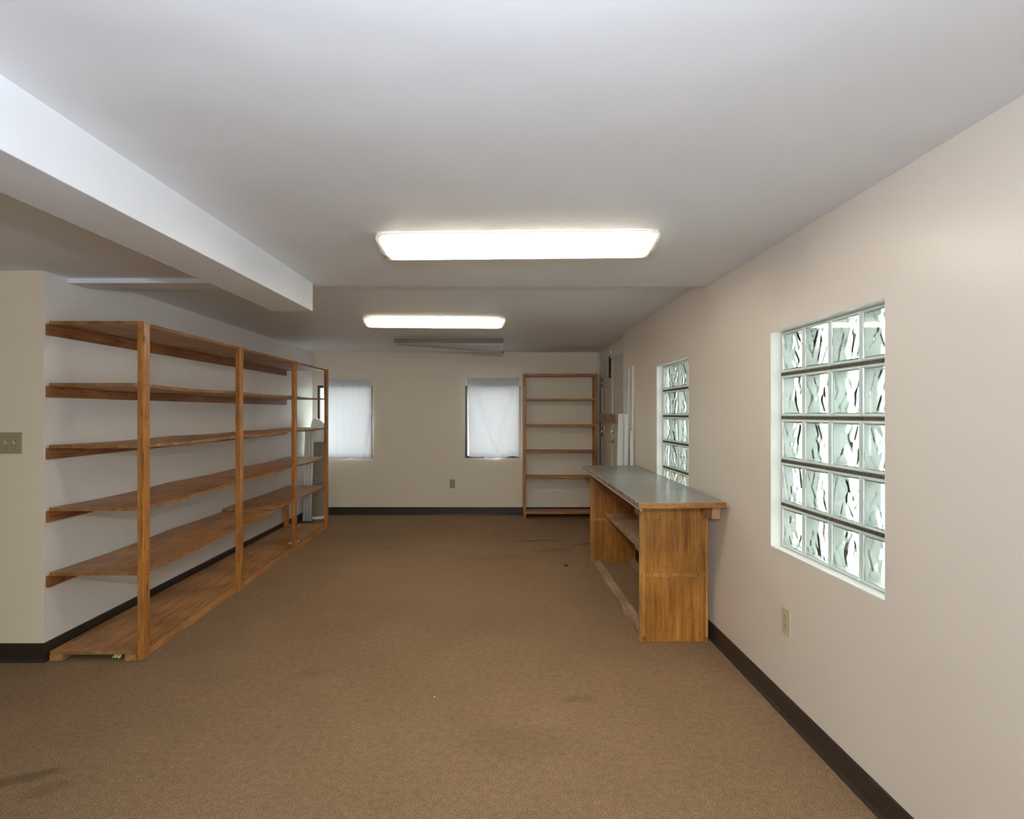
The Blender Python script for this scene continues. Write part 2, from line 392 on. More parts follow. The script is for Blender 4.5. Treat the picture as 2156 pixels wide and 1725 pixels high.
# far wall with two openings
wz0, wz1 = .748, 1.710
wl_ = (-2.384, -1.654); wr_ = (-.428, .308)
bm = bmesh.new()
for x0, x1, z0, z1 in ((XL - .2, wl_[0], 0, 2.2), (wl_[0], wl_[1], 0, wz0), (wl_[0], wl_[1], wz1, 2.2), (wl_[1], wr_[0], 0, 2.2), (wr_[0], wr_[1], 0, wz0), (wr_[0], wr_[1], wz1, 2.2), (wr_[1], XRR, 0, 2.2)):
    box(bm, x0, x1, YB, YB + .16, z0, z1)
struct('wall_far', bm, M['farpaint'], 'cream far wall with two small curtained windows', 'wall')
bm = bmesh.new(); box(bm, XL - .16, XL + .0005, YS + .001, YB, 0, 2.2)
struct('wall_left', bm, M['white_wall'], 'cream left wall behind the long wooden shelving', 'wall')
bm = bmesh.new(); box(bm, XLL, XL, YS, YS + .15, 0, ZC)
struct('wall_alcove', bm, M['cream'], 'cream wall facing the viewer that carries the light switches', 'wall')
bm = bmesh.new(); box(bm, XLL - .16, XLL, YN, YS + .15, 0, ZC)
struct('wall_outer', bm, M['wall'], 'cream wall at the far left of the front room', 'wall')
# wall behind the camera: unseen window added to bring daylight to the front
bm = bmesh.new()
for x0, x1, z0, z1 in ((XLL, -1.0, 0, ZC), (-1.0, 1.2, 0, .5), (-1.0, 1.2, 2.0, ZC), (1.2, XR, 0, ZC)):
    box(bm, x0, x1, YN - .16, YN, z0, z1)
struct('wall_near', bm, M['wall'], 'cream wall behind the viewer with an added wide window for daylight', 'wall')
we = tag(empty('added_window', (.1, YN, .5)), 'wide unseen window added behind the viewer for daylight', 'window', kind='structure')
bm = bmesh.new()
box(bm, -1.0, 1.2, YN - .10, YN - .05, .5, .55); box(bm, -1.0, 1.2, YN - .10, YN - .05, 1.95, 2.0)
for x in (-1.0, .075, 1.15): box(bm, x, x + .05, YN - .10, YN - .05, .55, 1.95)
obj('window_frame', bm, M['bronze'], we)
bxo('pane', M['pane'], we, -1.0, 1.2, YN - .08, YN - .074, .55, 1.95)

# dropped ceiling beam on the left
bm = bmesh.new()
zb = 1.930
hexa(bm, [(-1.40, YN, zb - .004), (-1.185, YN, zb - .004), (-1.088, 3.566, zb + .009), (-1.323, 3.566, zb + .009),
          (-1.40, YN, ZC + .02), (-1.185, YN, ZC + .02), (-1.088, 3.566, ZC + .02), (-1.323, 3.566, ZC + .02)], bev=.004)
tag(obj('trim_1', bm, M['ceil']), 'white boxed ceiling beam running along the left side of the room', 'beam', kind='structure')
# low soffit patch left of the beam
bm = bmesh.new()
x0, x1 = XL, -1.22
hexa(bm, [(x0, 3.43, 2.077), (x1, 3.43, 2.077), (x1, 3.60, 2.079), (x0, 3.60, 2.079), (x0, 3.43, 2.16), (x1, 3.43, 2.16), (x1, 3.60, 2.16), (x0, 3.60, 2.16)])
hexa(bm, [(x0, 3.60, 2.079), (x1, 3.60, 2.079), (x1, 4.04, ZC2), (x0, 4.04, ZC2), (x0, 3.60, 2.16), (x1, 3.60, 2.16), (x1, 4.04, 2.16), (x0, 4.04, 2.16)])
tag(obj('trim_2', bm, M['ceil']), 'low ceiling step between the ceiling beam and the left wall', 'ceiling step', kind='structure')

# baseboards with a coved foot
def baseboard(name, pts, label):
    """pts: run of floor points, wall on the left of travel; profile sticks out to the right"""
    bm = bmesh.new(); prof = [(0, 0), (.016, 0), (.013, .006), (.007, .016), (.006, .094), (.003, .100), (0, .100)]
    rings = []
    n = len(pts)
    for i, p in enumerate(pts):
        p = Vector((*p, 0))
        d0 = (Vector((*pts[i], 0)) - Vector((*pts[i - 1], 0))).normalized() if i else None
        d1 = (Vector((*pts[i + 1], 0)) - p).normalized() if i < n - 1 else None
        n0 = Vector((d0.y, -d0.x, 0)) if d0 else None; n1 = Vector((d1.y, -d1.x, 0)) if d1 else None
        nn = n0 if n1 is None else n1 if n0 is None else (n0 + n1) / (1 + n0.dot(n1))
        rings.append([bm.verts.new(p + nn * a + Vector((0, 0, b))) for a, b in prof])
    for a, b in zip(rings, rings[1:]):
        for k in range(len(prof) - 1): bm.faces.new((a[k], b[k], b[k + 1], a[k + 1]))
    bm.faces.new(rings[0]); bm.faces.new(rings[-1][::-1])
    return tag(obj(name, bm, M['base']), label, 'baseboard', kind='structure')
baseboard('baseboard_left', [(XLL, YS), (XL, YS), (XL, YB)], 'dark brown rubber baseboard along the alcove corner and left wall')
baseboard('baseboard_far', [(XL + .02, YB), (XRR - .04, YB)], 'dark brown rubber baseboard along the far wall')
baseboard('baseboard_right', [(XRR - .075, YR), (XR, YR - .002), (XR, YN)][1:], 'dark brown rubber baseboard along the right wall')

# ------------------------------------------------------------------ glass block windows
def block_window(name, y0, y1, label):
    root = tag(empty(name, (XR + .046, (y0 + y1) / 2, WZ0)), label, 'window', kind='structure')
    n = 4; m = 5; pw = .205; ph = .2
    X0 = XR + .046; X1 = X0 + .08
    ycs = [y1 - .006 - pw * (i + .5) for i in range(n)]
    rng = random.Random(hash(name) % 1000 if False else len(label))
    gm = bmesh.new(); rm = bmesh.new(); N = 30
    for i in range(n):
        for j in range(m):
            yc = ycs[i]; zc = WZ0 + ph * (j + .5)
            hw, hh = pw / 2 - .0022, ph / 2 - .0068
            # rim: square ring with rounded front lip
            t = .009
            prof = [(0.004, 0), (0, .004), (0, .076), (.004, .08), (.009, .08), (t + .004, .074), (t + .004, .006), (.009, 0)]
            rings = []
            for a, b in prof:
                rings.append([rm.verts.new((X0 + b, yc + s * (hw - a), zc + q * (hh - a))) for s, q in ((-1, -1), (1, -1), (1, 1), (-1, 1))])
            for k in range(len(rings)):
                A, B = rings[k], rings[(k + 1) % len(rings)]
                for c in range(4):
                    f = rm.faces.new((A[c], A[(c + 1) % 4], B[(c + 1) % 4], B[c])); f.material_index = int(k == 5)
            # two pressed shells, smooth outside and wavy inside
            iw, ih = hw - .0125, hh - .0125
            for side, xs, sg in ((0, X0 + .003, 1), (1, X1 - .003, -1)):
                segs = []
                for _ in range(9):
                    cy, cz = rng.uniform(-.8, .8), rng.uniform(-.85, .85)
                    an = rng.choice((-1, 1)) * rng.uniform(.15, .75); L = rng.uniform(.25, .6)
                    segs.append((cy, cz, math.sin(an), math.cos(an), L, rng.uniform(.09, .17), rng.choice((1, 1, -1))))
                def h(u, v):
                    s = .0
                    for cy, cz, sa, ca, L, w, g in segs:
                        dy, dz = u - cy, v - cz; al = dy * sa + dz * ca; al2 = max(-L, min(L, al))
                        d2 = (dy - al2 * sa) ** 2 + (dz - al2 * ca) ** 2
                        s += g * math.exp(-d2 / (w * w))
                    s = math.tanh(s * .9)
                    ed = min(1, (1 - abs(u)) / .15, (1 - abs(v)) / .15)
                    return s * .0032 * ed
                flat = []; wavy = []
                for a in range(N + 1):
                    fa, wa_ = [], []
                    for c in range(N + 1):
                        u = -1 + 2 * a / N; v = -1 + 2 * c / N
                        wa_.append(gm.verts.new((xs + sg * (.009 + h(u, v)), yc + u * iw, zc + v * ih)))
                        if a in (0, N) or c in (0, N) : fa.append(gm.verts.new((xs, yc + u * iw, zc + v * ih)))
                        else: fa.append(None)
                    flat.append(fa); wavy.append(wa_)
                for a in range(N):
                    for c in range(N):
                        f = gm.faces.new((wavy[a][c], wavy[a + 1][c], wavy[a + 1][c + 1], wavy[a][c + 1])[::sg]); f.smooth = True
                ringf = [flat[a][0] for a in range(N + 1)] + [flat[N][c] for c in range(1, N + 1)] + [flat[a][N] for a in range(N - 1, -1, -1)] + [flat[0][c] for c in range(N - 1, 0, -1)]
                ringw = [wavy[a][0] for a in range(N + 1)] + [wavy[N][c] for c in range(1, N + 1)] + [wavy[a][N] for a in range(N - 1, -1, -1)] + [wavy[0][c] for c in range(N - 1, 0, -1)]
                gm.faces.new(ringf[::-sg] if True else ringf)
                k = len(ringf)
                for q in range(k):
                    gm.faces.new((ringf[q], ringf[(q + 1) % k], ringw[(q + 1) % k], ringw[q])[::sg])
    g = obj('glass_block_panel', gm, M['glass'], root)
    obj('block_rim', rm, [M['rim'], M['rim_in']], g)
    mm = bmesh.new()
    lo, hi = y1 - .006 - n * pw, y1
    for j in range(1, m):
        z = WZ0 + ph * j; box(mm, X0 + .004, X1 - .004, y0, y1, z - .0066, z + .0066)
    for i in range(n + 1):
        y = y1 - .006 - pw * i
        if y < y0: continue
        for j in range(m):
            box(mm, X0 + .005, X1 - .005, y - .0020, y + .0020, WZ0 + ph * j + .0067, WZ0 + ph * (j + 1) - .0067)
    obj('mortar', mm, M['mortar'], root)
    jm = bmesh.new()   # painted plaster lining of the opening
    box(jm, XR + .0005, X0 + .002, y1 - .004, y1 - .0005, WZ0, WZ1); box(jm, XR + .0005, X0 + .002, y0 + .0005, y0 + .004, WZ0, WZ1)
    box(jm, XR + .0005, X0 + .002, y0 + .0005, y1 - .0005, WZ1 - .004, WZ1 - .0005)
    obj('jamb', jm, M['jamb'], root)
    bxo('sill', M['jamb'], root, XR + .0005, X0 + .004, y0 + .0005, y1 - .0005, WZ0 + .0005, WZ0 + .006)
    return root
block_window('window_1', *w1, 'large near glass block window in the right wall, above the wall outlet')
block_window('window_2', *w2, 'farther glass block window in the right wall, above the grey counter top')

# ------------------------------------------------------------------ far windows and curtains
def far_window(name, x0, x1, label):
    root = tag(empty(name, ((x0 + x1) / 2, YB + .02, wz0)), label, 'window', kind='structure')
    bm = bmesh.new(); y0, y1 = YB + .012, YB + .06; t = .032
    box(bm, x0 + .001, x0 + t, y0, y1, wz0 + .001, wz1 - .001); box(bm, x1 - t, x1 - .001, y0, y1, wz0 + .001, wz1 - .001)
    box(bm, x0 + t, x1 - t, y0, y1, wz0 + .001, wz0 + t); box(bm, x0 + t, x1 - t, y0, y1, wz1 - t, wz1 - .001)
    obj('window_frame', bm, M['bronze'], root)
    bxo('pane', M['pane'], root, x0 + t, x1 - t, YB + .034, YB + .040, wz0 + t, wz1 - t)
far_window('window_3', *wl_, 'left window of the far wall, dark frame behind a white curtain')
far_window('window_4', *wr_, 'right window of the far wall, dark frame showing beside its curtain')
def curtain(x0, x1, ztop, zbot, fold, botf, label, edge=lambda v: (0, 0), y=7.992):
    root = tag(empty('curtain', ((x0 + x1) / 2, y, zbot)), label, 'curtain', group='white curtains on the far wall')
    NX, NZ = 90, 120
    def P(u, v, off=0):      # u 0..1 across, v 0..1 downwards
        a, b = edge(v); X = x0 + a + (x1 + b - x0 - a) * u
        zb = zbot + botf(u)
        return (X, y - fold(u, v) + off, ztop + (zb - ztop) * v)
    bm = bmesh.new(); g = [[bm.verts.new(P(i / NX, j / NZ)) for j in range(NZ + 1)] for i in range(NX + 1)]
    for i in range(NX):
        for j in range(NZ): bm.faces.new((g[i][j], g[i + 1][j], g[i + 1][j + 1], g[i][j + 1])).smooth = True
    obj('cloth_panel', bm, M['cloth'], root, fixn=False)
    bm = bmesh.new(); v0 = 1 - .062 / (ztop - zbot)
    g = [[bm.verts.new(P(i / NX, v0 + (1 - v0) * j / 6, -.0025)) for j in range(7)] for i in range(NX + 1)]
    for i in range(NX):
        for j in range(6): bm.faces.new((g[i][j], g[i + 1][j], g[i + 1][j + 1], g[i][j + 1])).smooth = True
    obj('hem', bm, M['cloth_hem'], root, fixn=False)
    bm = bmesh.new(); v1 = .112 / (ztop - zbot)
    g = [[bm.verts.new(P(i / NX, v1 * j / 6 + (.004 * math.sin(i * .9) + .003 * math.sin(i * 2.3) if j == 6 else 0), -.003 - .003 * math.sin(i * .55) * (j > 0) * (j < 6))) for j in range(7)] for i in range(NX + 1)]
    for i in range(NX):
        for j in range(6): bm.faces.new((g[i][j], g[i + 1][j], g[i + 1][j + 1], g[i][j + 1])).smooth = True
    obj('rod_pocket', bm, M['cloth_hem'], root, fixn=False)
    return root
def foldR(u, v):
    # swag hanging from both top corners towards the lower middle
    s = 0
    for (k, c, w, a) in ((1, .56, .075, .024), (1, .80, .05, .008), (-1, .52, .07, .020)):
        uu = u if k == 1 else 1 - u
        line = c * (v ** 1.25) * .9 + .05
        s += a * math.exp(-((uu - line) / w) ** 2) * min(1, v * 4) * (1 if v < .93 else max(0, (1 - v) / .07))
    return .004 + s + .002 * math.sin(u * 37) * (1 - v) + .003 * math.sin(u * 9 + v * 4)
curtain(-.402, .296, 1.811, .756, foldR, lambda u: -.008 * math.sin(u * 9) + (.028 if .70 < u else 0) * math.sin((u - .7) / .3 * math.pi) + .014 * (u < .3) - .012 * math.exp(-((u - .55) / .12) ** 2),
        'white curtain sagging in a deep swag over the right far window', edge=lambda v: (.004 + .026 * v, -.004 + .012 * v))
def foldL(u, v):
    s = .010 * math.exp(-((u - .60 + .10 * v) / .02) ** 2) + .007 * math.exp(-((u - .76 - .0 * v) / .02) ** 2) + .008 * math.exp(-((u - .35) / .03) ** 2)
    s += .010 * math.exp(-((u - (1.0 - .25 * max(0, v - .45))) / .04) ** 2) * (v > .45)
    return .004 + s + .002 * math.sin(u * 33) * (1 - v) + .002 * math.sin(u * 11 + 2 * v)
curtain(-2.30, -1.662, 1.800, .742, foldL, lambda u: .006 * math.sin(u * 12 + 1),
        'smooth white curtain over the left far window, behind the shelving', edge=lambda v: (.0 + .035 * v, .0))

# ------------------------------------------------------------------ double door in the recess
dr = tag(empty('door_1', (XRR, 7.0, 0)), 'cream double door in the recess beyond the right wall', 'door', kind='structure')
ZD = 1.977
bm = bmesh.new()
box(bm, XRR - .012, XRR - .0005, 7.69, 7.78, 0.001, ZD + .05); box(bm, XRR - .012, XRR - .0005, 6.12, 7.69, ZD + .004, ZD + .05)
obj('door_frame', bm, M['trimw'], dr)
for a, b in ((7.075, 7.685), (6.16, 7.065)):
    bxo('door_leaf', M['doorp'], dr, XRR - .008, XRR - .0005, a, b, .008, ZD, bev=.0015)
bxo('astragal', M['trimw'], dr, XRR - .016, XRR - .008, 6.985, 7.055, .01, ZD - .01, bev=.002)
for z in (1.79, .92 + .25, .30):
    bm = bmesh.new(); zc = z - .06 if z > 1 else z
    box(bm, XRR - .010, XRR - .008, 7.60, 7.69, zc - .055, zc + .055); cyl(bm, (XRR - .014, 7.688, zc - .055), (XRR - .014, 7.688, zc + .055), .007, 12)
    obj('hinge', bm, M['chrome'], dr)
bm = bmesh.new(); box(bm, XRR - .022, XRR - .0085, 7.085, 7.125, 1.80, 1.985, bev=.003); cyl(bm, (XRR - .026, 7.105, 1.76), (XRR - .026, 7.105, 2.01), .007, 10); box(bm, XRR - .034, XRR - .0085, 7.092, 7.128, 1.765, 1.785)
obj('slide_bolt', bm, M['blackm'], dr)
bm = bmesh.new(); cyl(bm, (XRR - .0085, 6.93, 1.135), (XRR - .022, 6.93, 1.135), .030, 24, .026); box(bm, XRR - .042, XRR - .02, 6.925, 6.935, 1.115, 1.155, bev=.003)
obj('deadbolt', bm, M['chrome'], dr)
bm = bmesh.new(); cyl(bm, (XRR - .0085, 6.93, 1.02), (XRR - .018, 6.93, 1.02), .032, 24, .028); cyl(bm, (XRR - .018, 6.93, 1.02), (XRR - .052, 6.93, 1.02), .012, 16)
tube(bm, [(XRR - .050, 6.93, 1.02), (XRR - .056, 6.96, 1.021), (XRR - .056, 7.0, 1.02), (XRR - .054, 7.045, 1.016)], .010, 10)
obj('lever_handle', bm, M['chrome'], dr)
for y in (7.67, 6.50):
    bm = bmesh.new(); box(bm, XRR - .066, XRR - .0085, y - .012, y + .012, 1.232, 1.237); box(bm, XRR - .066, XRR - .062, y - .012, y + .012, 1.237, 1.35); box(bm, XRR - .012, XRR - .0085, y - .012, y + .012, 1.237, 1.35)
    obj('bar_bracket', bm, M['chrome'], dr)
tag(bxo('wooden_bar', M['brownbar'], None, XRR - .061, XRR - .013, 6.46, 7.70, 1.238, 1.333, bev=.002), 'brown unpainted wooden bar laid across the double door', 'wooden bar')
tag(bxo('door_sensor', M['whiteb'], None, XRR - .022, XRR - .0003, 7.10, 7.16, 2.045, 2.080, bev=.003), 'tiny white box on the wall above the double door', 'sensor')
bm = bmesh.new(); box(bm, XRR - .034, XRR - .0005, YB - .03, YB - .0005, .101, ZC2 - .001)
tag(obj('trim_3', bm, M['trimw']), 'narrow cream corner strip beside the double door', 'corner trim', kind='structure')

# ------------------------------------------------------------------ left shelving
su = tag(empty('shelving_unit', (-2.18, 5.12, 0)), 'long varnished plywood shelving unit with four posts along the left wall', 'shelves')
XO = lambda y: -1.908 - .0130 * (y - 3.26)           # outer face of the posts
UP = lambda y: .0035 * (y - 3.27)                     # shelves climb a little towards the far end
posts = [3.26, 4.52, 5.80, 6.94]
PD, PT = .060, .035
for i, y in enumerate(posts):
    bm = bmesh.new(); top = 1.834 + UP(y); xo = XO(y)
    hexa(bm, [(xo - PT, y, 0.0005), (xo, y, 0.0005), (xo, y + PD, 0.0005), (xo - PT, y + PD, 0.0005), (xo - PT, y, top), (xo, y, top), (xo, y + PD, top - .006 * (i == 0)), (xo - PT, y + PD, top)], bev=.0035)
    p = obj('post', bm, M['post'], su)
    for z in (1.825, 1.808, 1.492, 1.157, .815, .463, .04):
        for dy in (.018, .040):
            if z > 1.8 and dy > .03 and z < 1.82: continue
            zz = z + UP(y) + random.uniform(-.004, .004); bm = bmesh.new(); cyl(bm, (xo - .001, y + dy, zz), (xo + .0006, y + dy, zz), .0032, 8); obj('nail', bm, M['hole'], p)
def shelf_board(name, y0, y1, ztop, th, sag=0, xfront=None, parent=su, lift=0, wallgap=.012):
    bm = bmesh.new(); uv = bm.loops.layers.uv.new('UVMap'); n = 40
    rows = []
    for k in range(n + 1):
        y = y0 + (y1 - y0) * k / n
        dz = UP(y)
        if sag:
            for a, b in zip(posts, posts[1:]):
                if a <= y <= b: dz -= sag * math.sin(math.pi * (y - a) / (b - a)) ** 1.0
        xf = XO(y) - PT - .0015 if xfront is None else XO(y) + xfront
        xb = XL + wallgap
        z = ztop + dz
        rows.append([bm.verts.new(p) for p in ((xb, y, z - th), (xf, y, z - th + (-.000)), (xf, y, z), (xb, y, z))])
    def face(vs, mi, uvs=None):
        f = bm.faces.new(vs); f.material_index = mi
        if uvs:
            for lp, c in zip(f.loops, uvs): lp[uv].uv = c
    for a, b in zip(rows, rows[1:]):
        face((a[3], a[2], b[2], b[3]), 0); face((a[0], b[0], b[1], a[1]), 0)
        face((a[1], b[1], b[2], a[2]), 1, ((a[1].co.y, 0), (b[1].co.y, 0), (b[2].co.y, 1), (a[2].co.y, 1)))
        face((a[0], a[3], b[3], b[0]), 1, ((a[1].co.y, 0), (a[2].co.y, 1), (b[2].co.y, 1), (b[1].co.y, 0)))
    a = rows[0]; face((a[0], a[1], a[2], a[3]), 1, ((0, 0), (1, 0), (1, 1), (0, 1)))
    a = rows[-1]; face((a[1], a[0], a[3], a[2]), 1, ((0, 0), (1, 0), (1, 1), (0, 1)))
    return obj(name, bm, [M['ply'], M['edge']], parent)
shelf_board('shelf', 3.275, 7.0, 1.838, .018)
shelf_board('shelf', 3.275, 7.0, 1.502, .018, .009)
shelf_board('shelf', 3.275, 7.0, 1.166, .018, .007)
shelf_board('shelf', 3.275, 7.0, .825, .018, .010)
shelf_board('shelf', 3.275, 5.33, .474, .018, .010)
tag(shelf_board('shelf', 5.334, 7.0, .492, .018, .006), 'far end board lapped over the next one')
shelf_board('base_shelf', 3.268, 7.0, .050, .018, 0, wallgap=.020)
# wall strips under each shelf
for zt in (1.838, 1.502, 1.166, .825, .474):
    bm = bmesh.new(); z = zt - .0185; xb = XL + .0008; y0, y1 = 3.262, 6.95
    hexa(bm, [(xb, y0, z - .060), (xb + .019, y0, z - .060), (xb + .019, y1, z - .060 + UP(y1)), (xb, y1, z - .060 + UP(y1)), (xb, y0, z), (xb + .019, y0, z), (xb + .019, y1, z - .0005 + UP(y1)), (xb, y1, z - .0005 + UP(y1))], bev=.001)
    c = obj('wall_strip', bm, M['cleat'], su)
    y = y0 + .25
    while y < y1:
        zz = z - .03 + UP(y) + random.uniform(-.012, .008); bm = bmesh.new(); cyl(bm, (xb + .018, y, zz), (xb + .0198, y, zz), .0042, 8); obj('screw', bm, M['hole'], c); y += random.uniform(.20, .42)
# runners under the base board
for x0, x1 in ((XL + .022, XL + .088), (-2.012, -1.948)):
    bm = bmesh.new(); hexa(bm, [(x0, 3.263, .0005), (x1, 3.263, .0005), (x1 - .045, 6.98, .0005), (x0 - (.045 if x0 > -2.3 else 0), 6.98, .0005), (x0, 3.263, 0.0312), (x1, 3.263, .0312), (x1 - .045, 6.98, .042), (x0 - (.045 if x0 > -2.3 else 0), 6.98, .042)])
    obj('floor_runner', bm, M['ply'], su)
# solid front kick strip between the posts
for a, b in zip(posts, posts[1:]):
    bm = bmesh.new(); ya, yb = a + PD + .001, b - .001; A, B = XO(ya) - PT + .0005, XO(yb) - PT + .0005
    hexa(bm, [(A, ya, .0005), (A + .014, ya, .0005), (B + .014, yb, .0005), (B, yb, .0005), (A, ya, .045), (A + .014, ya, .045), (B + .014, yb, .051), (B, yb, .051)], bev=.002)
    obj('kick_strip', bm, M['ply'], su)
bxo('rear_prop', M['post'], su, XL + .02, XL + .058, 6.85, 6.91, .0642, .483)

tag(bxo('paper_scrap', M['paper'], None, -2.05, -1.975, 5.915, 6.06, .0604, .0612), 'white paper scrap lying on the base shelf near the third post', 'paper')
bm = bmesh.new()
gv = [[bm.verts.new((-2.045 + .045 * i / 6 , 3.33 + .03 * j / 4, .003 + .013 * abs(math.sin(i * 1.3 + j * 1.9)) + .003 * j)) for j in range(5)] for i in range(7)]
for i in range(6):
    for j in range(4): bm.faces.new((gv[i][j], gv[i + 1][j], gv[i + 1][j + 1], gv[i][j + 1])).smooth = True
bmesh.ops.translate(bm, verts=bm.verts, vec=(-.045, -.055, 0))
bmesh.ops.solidify(bm, geom=bm.faces[:], thickness=.0008)
tag(obj('candy_wrapper', bm, M['wrapper']), 'crumpled pale yellow wrapper on the carpet under the near end of the shelving', 'wrapper')

# ------------------------------------------------------------------ corner clutter behind the shelving
for k in range(3):
    dx = .0375
    b0 = Vector((-2.388 + dx * k, 7.46, .0012)); t0 = Vector((-2.383 + dx * k + .0, 7.50 + .05, 1.125))
    root = tag(empty('fluorescent_tube', b0), ['leftmost', 'middle', 'rightmost'][k] + ' of the three white tubes leaning in the far left corner', 'tube', group='white tubes in the corner')
    d = (t0 - b0).normalized(); bm = bmesh.new(); cyl(bm, b0 + d * .012, t0 - d * .012, .0185, 20); obj('glass_tube', bm, M['plastic'], root)
    for a, b in ((b0 + Vector((0, 0, .0003)), b0 + d * .014), (t0 - d * .014, t0)):
        bm = bmesh.new(); cyl(bm, a, b, .0178, 20); obj('end_cap', bm, M['chrome'], root)
# roll of beige carpet in a plastic sleeve
rr = tag(empty('carpet_roll', (-2.296, 7.70, 0)), 'upright beige carpet roll topped with white plastic in the far left corner', 'carpet roll')
bm = bmesh.new(); pts = []
n = 220
spi = [( (.030 + .068 * k / n), 5.2 * 2 * math.pi * k / n) for k in range(n + 1)]
ra = [bm.verts.new((-2.296 + r * math.cos(a), 7.70 + r * math.sin(a), .03)) for r, a in spi]; rb = [bm.verts.new((-2.285 + r * math.cos(a), 7.72 + r * math.sin(a), .99)) for r, a in spi]
for k in range(n): bm.faces.new((ra[k], ra[k + 1], rb[k + 1], rb[k])).smooth = True
bmesh.ops.solidify(bm, geom=bm.faces[:], thickness=-.004)
obj('rolled_carpet', bm, M['roll'], rr)
def lathe(bm, cx, cy, prof, seg=40, wob=0, rngs=3):
    rings = []
    for r, z, ox, oy in prof:
        rings.append([bm.verts.new((cx + ox + r * (1 + wob * math.sin(3 * t + z * 31) + wob * .6 * math.sin(7 * t + z * 17)) * math.cos(t), cy + oy + r * (1 + wob * math.sin(3 * t + z * 31)) * math.sin(t), z)) for t in [2 * math.pi * k / seg for k in range(seg)]])
    for a, b in zip(rings, rings[1:]):
        for k in range(seg): bm.faces.new((a[k], a[(k + 1) % seg], b[(k + 1) % seg], b[k])).smooth = True
    bm.faces.new(rings[0][::-1]); bm.faces.new(rings[-1])
bm = bmesh.new(); lathe(bm, -2.290, 7.715, [(.104, .975, .01, .01), (.106, 1.0, .01, .01), (.105, 1.08, .01, .01), (.101, 1.14, .008, .01), (.090, 1.19, .0, .01), (.070, 1.23, -.012, .01), (.044, 1.262, -.028, .01), (.014, 1.282, -.040, .01)], 48, .025)
obj('plastic_cover', bm, M['plastic'], rr)
bm = bmesh.new(); lathe(bm, -2.296, 7.70, [(.101, .003, 0, 0), (.104, .012, 0, 0), (.103, .030, 0, 0), (.100, .042, 0, 0)], 48, .03)
obj('foot_wrap', bm, M['plastic'], rr)
bm = bmesh.new(); pts = []
for k in range(130):
    t = k / 129; a = t * 2 * math.pi * 7
    pts.append((-2.290 + (.109 + .006 * math.sin(5 * a / 7)) * math.cos(a) , 7.706 + (.110 + .006 * math.cos(3 * a / 7)) * math.sin(a), .42 + .05 * math.sin(a * 1.07) * math.cos(a * .31) + .03 * t))
tube(bm, pts, .004, 6); tag(obj('cord', bm, M['cord']), 'grey blue cord wound around the beige carpet roll', 'cord')

# ------------------------------------------------------------------ open rack on the far wall
rk = tag(empty('bookcase', (.81, 7.84, 0)), 'tall narrow open-backed wooden bookcase against the far wall by the double door', 'bookcase')
ry0, ry1 = 7.74, 7.975
for x0, x1 in ((.335, .369), (1.252, 1.287)):
    bxo('upright', M['rackz'], rk, x0, x1, ry0, ry1, .0005, 1.852, bev=.002)
for i, zt in enumerate((1.850, 1.531, 1.199, .865, .531, .080)):
    th = .026 if i not in (0, 5) else .030
    bxo('shelf' if i else 'top_board', M['rackx'], rk, .3695, 1.2515, ry0 + .001, ry1, zt - th, zt, bev=.002)

# ------------------------------------------------------------------ counter
ct = tag(empty('counter_table', (1.02, 4.35, 0)), 'varnished plywood counter with grey laminate top against the right wall', 'counter')
zn, zf = .850, .870; yN, yF = 3.268, 5.44
def zt_(y): return zn + (zf - zn) * (y - yN) / (yF - yN)
bm = bmesh.new()
c4 = [(.776, yN + .004), (1.246, yN + .034), (1.262, yF), (.779, yF)]
hexa(bm, [(x, y, zt_(y) - .003) for x, y in c4] + [(x, y, zt_(y)) for x, y in c4])
obj('laminate_top', bm, M['lam'], ct)
bm = bmesh.new()
hexa(bm, [(x, y, zt_(y) - .027) for x, y in c4] + [(x, y, zt_(y) - .0032) for x, y in c4])
obj('top_core', bm, M['birch'], ct)
bm = bmesh.new()
hexa(bm, [(.764, yN - .006, zn - .030), (1.250, yN + .024, zn - .030), (1.250, yN + .0335, zn - .030), (.776, yN + .0035, zn - .030),
          (.764, yN - .006, zn + .0005), (1.250, yN + .024, zn + .0005), (1.250, yN + .0335, zn + .0005), (.776, yN + .0035, zn + .0005)], bev=.004)
obj('end_nosing', bm, M['nosing'], ct)
bm = bmesh.new()
hexa(bm, [(.766, yN + .004, zn - .024), (.7755, yN + .004, zn - .024), (.7785, yF, zf - .024), (.768, yF, zf - .024),
          (.766, yN + .004, zn + .0012), (.7755, yN + .004, zn + .0012), (.7785, yF, zf + .0012), (.768, yF, zf + .0012)], bev=.004)
obj('side_nosing', bm, M['worn'], ct)
bm = bmesh.new()
hexa(bm, [(.781, yN + .02, zn - .047), (.787, yN + .02, zn - .047), (.789, yF - .02, zf - .047), (.783, yF - .02, zf - .047),
          (.781, yN + .02, zn - .0275), (.787, yN + .02, zn - .0275), (.789, yF - .02, zf - .0275), (.783, yF - .02, zf - .0275)])
obj('apron_strip', bm, M['apron'], ct)
def end_panel(y0, y1, near):
    ztp = zt_(y0) - .0285
    if near: zc0 = .381
    p = bxo('end_panel', M['birch'], ct, .8395, 1.2275, y0, y1, .002, ztp)
    ys = y0 - .007 if near else y0 - .007
    bxo('stile', M['stile'], p, .838, .8655, ys, y0 - .0003, .0008, ztp, bev=.0015)
    bxo('stile', M['stile'], p, 1.216, 1.230, ys, y0 - .0003, .0008, ztp, bev=.0015)
    bxo('cross_rail', M['stile'], p, .866, 1.2155, ys + .001, y0 - .0003, .381, .405, bev=.0015)
    bxo('edge_strip', M['stile'], p, .832, .8392, y0 + .0, y1, .0008, ztp)
    return p
end_panel(3.532, 3.552, True)
p = end_panel(5.39, 5.41, False)
